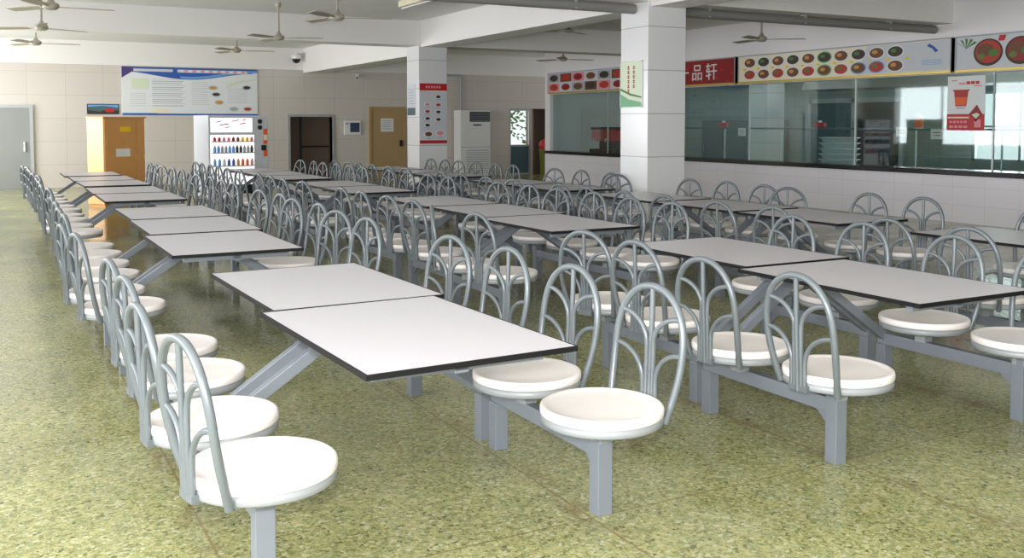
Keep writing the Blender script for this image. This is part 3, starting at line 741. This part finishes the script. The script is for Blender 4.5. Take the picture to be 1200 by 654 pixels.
# ------------------------------------------------------------------ posters
R_ = thing('menu_poster', 'white dish poster with red bands on the far pillar', 'poster', (8.01, 18.898, 1.24))
m = MB(); m.box(0, 0.63, -0.012, 0, 0, 1.27, 'palegrey', 0.002)
def prect(x0, x1, z0, z1, mt, d=0.004): m.prism([(x0, z0), (x1, z0), (x1, z1), (x0, z1)], (0, -0.012, 0), (1, 0, 0), (0, 0, 1), (0, -1, 0), d, mt)
prect(0, 0.63, 1.12, 1.27, 'red'); prect(0, 0.63, 0, 0.07, 'red')
for j in range(6): prect(0.14 + j * 0.06, 0.18 + j * 0.06, 1.17, 1.22, 'pink', 0.006)
m.prism([(0, 1.12), (0.63, 1.12), (0.63, 1.09), (0.3, 1.1)], (0, -0.012, 0), (1, 0, 0), (0, 0, 1), (0, -1, 0), 0.004, 'cream')
for (cx, cz, mt) in ((0.43, 0.99, 'food5'), (0.18, 0.83, 'pink'), (0.43, 0.82, 'food3'), (0.18, 0.68, 'food3'), (0.43, 0.67, 'food5'), (0.18, 0.53, 'food5'), (0.43, 0.51, 'food5'), (0.18, 0.39, 'food5'), (0.2, 0.2, 'food1'), (0.47, 0.22, 'pink')):
    s_ = 1.5 if cz < 0.25 else 1
    m.prism(ell(cx, cz, 0.075 * s_, 0.042 * s_), (0, -0.012, 0), (1, 0, 0), (0, 0, 1), (0, -1, 0), 0.004, 'banner')
    m.prism(ell(cx, cz, 0.055 * s_, 0.032 * s_), (0, -0.012, 0), (1, 0, 0), (0, 0, 1), (0, -1, 0), 0.006, mt)
    prect(cx - 0.05, cx + 0.05, cz - 0.065 * s_, cz - 0.055 * s_, 'midgrey', 0.005)
m.build('poster_panel', R_)
R_ = thing('notice_sheet', 'pale green sheet on the left face of the far pillar', 'poster', (8.0, 19.5, 1.84))
m = MB(); m.box(-0.008, 0, -0.42, 0, 0.0, 0.66, 'palegrey'); m.box(-0.011, -0.008, -0.42, 0, 0.0, 0.16, 'teal'); 
for k in range(6): m.box(-0.011, -0.008, -0.36, -0.06, 0.24 + k * 0.06, 0.255 + k * 0.06, 'midgrey')
m.build('sheet', R_)
R_ = thing('green_poster', 'pale green poster with upright red lettering on the near pillar', 'poster', (8.0, 11.5, 1.885))
m = MB(); m.box(-0.012, 0, -0.53, 0, 0, 0.66, 'palegreen', 0.002)
def lrect(y0, y1, z0, z1, mt, d=0.004): m.box(-0.012 - d, -0.012, y0, y1, z0, z1, mt)
for (y, n_) in ((-0.33, 5), (-0.2, 6)):
    for k in range(n_):
        z = 0.54 - k * 0.065
        lrect(y - 0.025, y + 0.025, z, z + 0.012, 'food3'); lrect(y - 0.025, y + 0.025, z + 0.028, z + 0.038, 'food3'); lrect(y - 0.006, y + 0.006, z, z + 0.048, 'food3')
m.prism([(-0.53, 0), (0, 0), (0, 0.2), (-0.2, 0.12), (-0.53, 0.07)], (-0.012, 0, 0), (0, 1, 0), (0, 0, 1), (-1, 0, 0), 0.003, 'green')
m.prism([(-0.53, 0.13), (-0.25, 0.17), (0, 0.25), (0, 0.28), (-0.25, 0.2), (-0.53, 0.15)], (-0.012, 0, 0), (0, 1, 0), (0, 0, 1), (-1, 0, 0), 0.003, 'leaf')
for (a0, a1, c0, c1) in ((-0.53, 0, 0, 0.012), (-0.53, 0, 0.648, 0.66), (-0.53, -0.518, 0, 0.66), (-0.012, 0, 0, 0.66)): lrect(a0, a1, c0, c1, 'alu', 0.005)
m.build('poster_panel', R_)

# ------------------------------------------------------------------ menu boards over the serving glass (face -x, read with y falling to the right)
BX = XW - 0.092
def board(name, label, ya, yb, bg, cat='sign'):
    """ya = left end seen from the hall (large y)"""
    r = thing(name, label, cat, (BX, ya, 2.54), 0, 'boards above the serving windows')
    W = ya - yb
    m = MB(); m.box(0, 0.09, -W, 0, 0, 0.55, bg, 0.003); m.box(-0.012, 0.09, -W, 0, -0.03, 0.012, 'gold', 0.003); m.box(-0.008, 0.09, -W, 0, 0.54, 0.565, 'midgrey', 0.003)
    m.box(-0.008, 0.09, -0.02, 0, 0, 0.55, 'midgrey'); m.box(-0.008, 0.09, -W, -W + 0.02, 0, 0.55, 'midgrey')
    return r, m, W
def bpoly(m, poly, mt, d=0.003):   # poly in (s, z): s runs rightwards from the left end
    m.prism([(-s, z) for (s, z) in poly], (0, 0, 0), (0, 1, 0), (0, 0, 1), (-1, 0, 0), d, mt)
foods = ['food1', 'food2', 'food3', 'food4', 'food5', 'leaf']
def dish(m, s, z, rx, rz, k, plate='banner'):
    bpoly(m, ell(s, z, rx, rz, 18), plate, 0.004); bpoly(m, ell(s, z, rx * 0.86, rz * 0.82, 18), foods[k % 6], 0.006)
    bpoly(m, ell(s - rx * 0.2, z + rz * 0.15, rx * 0.35, rz * 0.32, 10), foods[(k * 5 + 3) % 6], 0.008)
# left photo grid
r, m, W = board('menu_board', 'dark dish photo board left of the near pillar above the serving windows', 24.1, 18.24, 'palegrey')
n_ = 9
for k in range(n_):
    for j in range(2):
        s0 = 0.06 + k * (W - 0.12) / n_; s1 = s0 + (W - 0.12) / n_ - 0.05; z0 = 0.03 + j * 0.26
        bpoly(m, [(s0, z0), (s1, z0), (s1, z0 + 0.23), (s0, z0 + 0.23)], ['pink', 'palegrey', 'midgrey', 'food1'][(k + j * 2) % 4], 0.004)
        bpoly(m, ell((s0 + s1) / 2, z0 + 0.115, 0.22, 0.09), ['food3', 'food5', 'food1', 'darkred'][(k * 3 + j) % 4], 0.007)
m.build('board_panel', r)
# red name sign
r, m, W = board('name_sign', 'dark red name sign with white characters right of the near pillar', 18.2, 16.15, 'darkred')
for k in range(12): bpoly(m, ell(0.1 + k * 0.17, 0.06 + 0.4 * ((k * 7) % 5) / 5, 0.05, 0.03), 'red', 0.003)
m.build('board_panel', r)
tx = bpy.data.curves.new('sign_lettering', 'FONT'); tx.body = '一品轩'; tx.size = 0.40; tx.extrude = 0.006; tx.space_character = 1.45
to = bpy.data.objects.new('tmp_text', tx); COL.objects.link(to)
dg = bpy.context.evaluated_depsgraph_get()
me = bpy.data.meshes.new_from_object(to.evaluated_get(dg)); bpy.data.objects.remove(to)
me.name = 'lettering'; me.materials.clear(); me.materials.append(M['paper'])
lo = bpy.data.objects.new('lettering', me); COL.objects.link(lo); lo.parent = r
lo.matrix_local = Matrix(((0, 0, -1, -0.008), (-1, 0, 0, -0.10), (0, 1, 0, 0.13), (0, 0, 0, 1)))
tag(lo, 'white brush style characters')
# long dish banner
r, m, W = board('dish_banner', 'long cream banner with two lines of round dishes above the serving glass', 16.05, 10.82, 'cream')
bpoly(m, [(W * 0.62, 0.03), (W - 0.03, 0.03), (W - 0.03, 0.53), (W * 0.66, 0.53)], 'palegrey', 0.002)
for k in range(11):
    for j in range(2):
        if k < 10: dish(m, 0.36 + k * 0.415, 0.15 + 0.25 * (1 - j), 0.185, 0.112, k * 3 + j * 2 + (k * k) % 4, 'green' if k in (5,) else ('skyblue' if k in (7, 8) and j != 0 else 'banner'))
    bpoly(m, ell(0.2 + k * 0.415, 0.27, 0.05, 0.02, 8), 'yellow', 0.003)
bpoly(m, [(4.75, 0.45), (4.86, 0.40), (4.92, 0.33), (4.98, 0.36), (4.9, 0.43), (4.8, 0.49)], 'blue', 0.004)
for k in range(4): bpoly(m, [(4.65, 0.13 + k * 0.025), (5.05, 0.13 + k * 0.025), (5.05, 0.138 + k * 0.025), (4.65, 0.138 + k * 0.025)], 'skyblue', 0.004)
m.build('board_panel', r)
# right bowl board
r, m, W = board('bowl_board', 'white board with green sprigs and large red bowls at right edge', 10.74, 7.2, 'palegrey')
for k in range(4):
    s = 0.60 + k * 0.56
    bpoly(m, ell(s, 0.27, 0.26, 0.22, 28), 'food5', 0.004); bpoly(m, ell(s, 0.28, 0.225, 0.185, 28), 'food3' if k % 2 == 0 else 'darkred', 0.006)
    bpoly(m, ell(s - 0.05, 0.31, 0.15, 0.1, 16), 'food1', 0.008); bpoly(m, ell(s + 0.1, 0.26, 0.09, 0.06, 12), 'leaf', 0.010); bpoly(m, ell(s - 0.12, 0.21, 0.07, 0.05, 12), 'food2', 0.010)
for k in range(5):
    a = k * 0.5 - 1
    bpoly(m, [(0.2, 0.35), (0.2 + 0.2 * math.sin(a) + 0.03, 0.36 + 0.15 * math.cos(a)), (0.2 + 0.2 * math.sin(a) - 0.02, 0.40 + 0.12 * math.cos(a))], 'leaf', 0.004)
bpoly(m, [(0.78, 0.44), (0.88, 0.44), (0.91, 0.53), (0.8, 0.53)], 'red', 0.012)
m.build('board_panel', r)

# hanging drink sign on the glass
r = thing('drink_sign', 'white and red drink advert hanging on the serving glass', 'sign', (XW - 0.02, 10.92, 1.55))
m = MB(); m.box(-0.012, 0, -0.70, 0, 0.0, 0.90, 'banner', 0.002)
def srect(s0, s1, z0, z1, mt, d=0.004): m.prism([(-s0, z0), (-s1, z0), (-s1, z1), (-s0, z1)], (-0.012, 0, 0), (0, 1, 0), (0, 0, 1), (-1, 0, 0), d, mt)
def spoly(p, mt, d=0.004): m.prism([(-a, z) for (a, z) in p], (-0.012, 0, 0), (0, 1, 0), (0, 0, 1), (-1, 0, 0), d, mt)
srect(0, 0.70, 0, 0.27, 'red'); srect(0.02, 0.42, 0.20, 0.225, 'cream', 0.006)
for k in range(5): srect(0.05 + k * 0.07, 0.10 + k * 0.07, 0.12, 0.16, 'pink', 0.006)
for k in range(4): srect(0.05 + k * 0.09, 0.12 + k * 0.09, 0.04, 0.08, 'pink', 0.006)
srect(0.52, 0.64, 0.05, 0.18, 'pink', 0.006)
spoly([(0.16, 0.40), (0.36, 0.40), (0.40, 0.66), (0.13, 0.66)], 'food3', 0.006); spoly([(0.17, 0.42), (0.35, 0.42), (0.38, 0.55), (0.15, 0.55)], 'orange', 0.008); srect(0.11, 0.42, 0.655, 0.675, 'food3', 0.008)
srect(0.18, 0.34, 0.36, 0.38, 'midgrey', 0.005)
for k in range(3): srect(0.36 + k * 0.085, 0.425 + k * 0.085, 0.76, 0.81, 'red', 0.006)
srect(0.22, 0.34, 0.76, 0.79, 'pink', 0.006); srect(0.08, 0.18, 0.82, 0.84, 'pink', 0.006); srect(0.5, 0.64, 0.72, 0.74, 'pink', 0.006)
spoly([(0.42, 0.27), (0.56, 0.42), (0.66, 0.27), (0.55, 0.14)], 'darkred', 0.006); spoly([(0.47, 0.26), (0.56, 0.29), (0.62, 0.26), (0.55, 0.19)], 'palegreen', 0.008)
m.build('sign_panel', r)

# ------------------------------------------------------------------ kitchen contents
r = thing('serving_counter', 'stainless steel serving counter behind the long glass', 'counter', (15.0, 0, 0))
m = MB(); m.box(-0.28, 0.32, YR + 0.3, 23.9, 0.80, 0.84, 'stain', 0.006); m.build('worktop', r)
m = MB(); m.box(-0.24, 0.28, YR + 0.35, 23.85, 0.0, 0.80, 'stain'); m.build('base', r)
yy = [6.5, 8.6, 10.3, 12.0, 13.4, 15.4, 17.2, 19.2, 20.8]
g = thing('sneeze_guard', 'long glass shelf on thin posts above the serving counter', 'shelf', (14.85, 0, 0.84))
m = MB(); m.box(-0.02, 0.02, 6.0, 20.9, 0.70, 0.735, 'teal', 0.004); m.build('rail', g)
for y in yy:
    m = MB(); m.cyl((0, 0), 0.018, 0.0, 0.70, 'alu', 10); m.build('post', g, (0, y, 0))
m = MB(); m.box(-0.02, 0.36, 6.0, 20.9, 0.736, 0.744, 'pane'); m.build('glass_shelf', g)
for i, (y, mt) in enumerate(((17.4, 'red'), (14.45, 'red'), (12.05, 'orange'), (9.9, 'orange'))):
    m = MB(); m.box(-0.05, 0.05, -0.14 if i < 2 else -0.06, 0.14 if i < 2 else 0.06, 0.0, 0.1 if i < 2 else 0.2, mt, 0.02)
    m.box(-0.03, 0.03, -0.03, 0.03, 0.1 if i < 2 else 0.2, 0.14 if i < 2 else 0.24, 'white', 0.008)
    tag(m.build('condiment_tub', None, (14.98, y, 1.584)), ['long red tub on the glass shelf nearest the red name sign', 'long red tub on the glass shelf under the dish banner', 'orange tub on the glass shelf left of the drink sign', 'orange tub on the glass shelf right of the drink sign'][i], 'tub')
for i, (y, z) in enumerate(((16.6, 1.385), (12.3, 1.42), (11.55, 1.385))):
    m = MB(); m.box(-0.004, 0.004, -0.12, 0.12, 0, 0.18, 'paper'); m.box(-0.007, -0.004, -0.08, 0.08, 0.11, 0.125, 'midgrey' if i == 0 else 'food3'); m.box(-0.007, -0.004, -0.08, 0.04, 0.06, 0.075, 'midgrey' if i == 0 else 'food3')
    tag(m.build('price_card', None, (14.825, y, z)), ['white card clipped below the shelf rail under the red sign', 'white card clipped on the shelf rail, left of two cards', 'white card clipped below the shelf rail nearest the drink sign'][i], 'card')
for k in range(5):
    m = MB(); z = 0.84 + k * 0.11
    m.lathe([(0.30, z), (0.33, z + 0.02), (0.36, z + 0.085), (0.40, z + 0.09), (0.41, z + 0.10), (0.40, z + 0.108), (0.34, z + 0.109), (0.32, z + 0.03), (0.001, z + 0.02)], 'tray', 32)
    tag(m.build('food_pan', None, (15.17, 14.1, 0)), 'round steel food pan on the serving counter, ' + ['bottom', 'second from bottom', 'middle', 'second from top', 'top'][k] + ' of the stack of five', 'pan', 'stacked food pans on the counter')
r = thing('drink_dispenser', 'red and clear drinks dispenser on the counter at far left of the glass', 'dispenser', (15.05, 22.3, 0.84))
m = MB(); m.box(-0.22, 0.22, -0.55, 0.55, 0, 0.12, 'dark', 0.01); m.box(0.08, 0.22, -0.5, 0.5, 0.12, 0.34, 'dark', 0.01); m.build('base', r)
for k, y in enumerate((-0.3, 0.28)):
    m = MB(); m.box(-0.18, 0.18, y - 0.22, y + 0.22, 0.34, 0.66, 'pink' if k else 'red', 0.02); m.build('tank', r)
    m = MB(); m.box(-0.2, 0.2, y - 0.24, y + 0.24, 0.66, 0.73, 'dark', 0.02); m.build('lid', r)
    m = MB(); m.tube([(-0.17, y, 0.40), (-0.25, y, 0.40), (-0.26, y, 0.33)], 0.02, 'white', 8); m.build('tap', r)
r = thing('extractor_hood', 'long dull steel extractor hood high in the kitchen', 'hood', (17.6, 13.5, 2.45))
m = MB(); m.prism([(-0.6, 0), (0.6, 0), (0.35, 0.5), (-0.35, 0.5)], (0, -5.0, 0), (1, 0, 0), (0, 0, 1), (0, 1, 0), 8.5, 'pipegrey'); m.build('canopy', r)
m = MB(); m.box(-0.2, 0.2, -1, -0.6, 0.5, 0.95, 'stain'); m.build('duct', r)
r = thing('kitchen_cabinet', 'dark steel kitchen cabinet against the kitchen rear wall', 'cabinet', (18.6, 20.8, 0))
m = MB(); m.box(-0.3, 0.35, -1.4, 1.4, 0.08, 1.75, 'teal', 0.01); m.box(-0.25, 0.3, -1.35, 1.35, 0, 0.08, 'dark'); m.build('body', r)
for k in range(3):
    m = MB(); m.box(-0.32, -0.3, -1.36 + k * 0.92, -0.48 + k * 0.92, 0.14, 1.7, 'teal', 0.005); dd = m.build('door', r)
    m = MB(); m.box(-0.35, -0.32, -0.6 + k * 0.92, -0.57 + k * 0.92, 0.85, 1.05, 'stain', 0.004); m.build('handle', dd)

# ------------------------------------------------------------------ light
w = bpy.data.worlds.new('daylight'); SC.world = w; w.use_nodes = True
bg = w.node_tree.nodes['Background']; bg.inputs[0].default_value = (0.93, 0.97, 1.0, 1); bg.inputs[1].default_value = 1.1
def area(name, loc, rot, sx, sy, power, col=(0.97, 0.975, 1.0)):
    l = bpy.data.lights.new(name, 'AREA'); l.shape = 'RECTANGLE'; l.size = sx; l.size_y = sy; l.energy = power; l.color = col
    o = bpy.data.objects.new(name, l); COL.objects.link(o); o.location = loc; o.rotation_euler = rot
    return o
for i, (a0, a1) in enumerate(lw):
    pw = [225, 350, 120, 110, 150, 430][i]
    area('window_daylight', (XL - 0.3, (a0 + a1) / 2, 2.0), (0, -PI / 2, 0), 2.2, a1 - a0, pw)
area('entrance_daylight', (3.5, YR - 0.3, 1.7), (PI / 2, 0, 0), 10.5, 2.8, 120)
area('kitchen_daylight', (19.3, 12.25, 1.6), (0, PI / 2, 0), 1.4, 3.2, 60)
area('kitchen_fill', (16.4, 9, 3.36), (0, 0, 0), 0.3, 8, 55)  # added fill light to brighten the kitchen, not a real fitting
area('kitchen_fill', (16.4, 19, 3.36), (0, 0, 0), 0.3, 6, 34)  # second added fill, for the far part of the kitchen

fd = Vector((0.475, 0.878, -0.16)).to_track_quat('-Z', 'Y').to_euler()
area('photo_flash', (-0.05, 0.02, 1.86), fd, 0.25, 0.15, 170, (1, 0.985, 0.98))

# ------------------------------------------------------------------ camera
f = 1134.909
R = Matrix(((0.87947749, 0.02470913, -0.47529864), (-0.47594048, 0.04565933, -0.87829146), (0.0, 0.99865143, 0.05191643)))
# columns are the camera axes in the world: x right, y up, z back
cam = bpy.data.cameras.new('camera'); co = bpy.data.objects.new('camera', cam); COL.objects.link(co)
cam.sensor_fit = 'HORIZONTAL'; cam.sensor_width = 36; cam.lens = 36 * f / 1200
cam.shift_x = 0; cam.shift_y = -(327 - 204) / 1200
cam.clip_end = 200; cam.clip_start = 0.05
mw = R.to_4x4(); mw.translation = (0, 0, 1.66); co.matrix_world = mw
SC.camera = co
SC.view_settings.view_transform = 'Standard'; SC.view_settings.look = 'None'; SC.view_settings.gamma = 1; SC.view_settings.exposure = 0.22
SC.view_settings.use_curve_mapping = False
SC.cycles.use_denoising = True
SC.cycles.max_bounces = 8; SC.cycles.diffuse_bounces = 4; SC.cycles.glossy_bounces = 4; SC.cycles.transparent_max_bounces = 12
SC.cycles.sample_clamp_indirect = 6
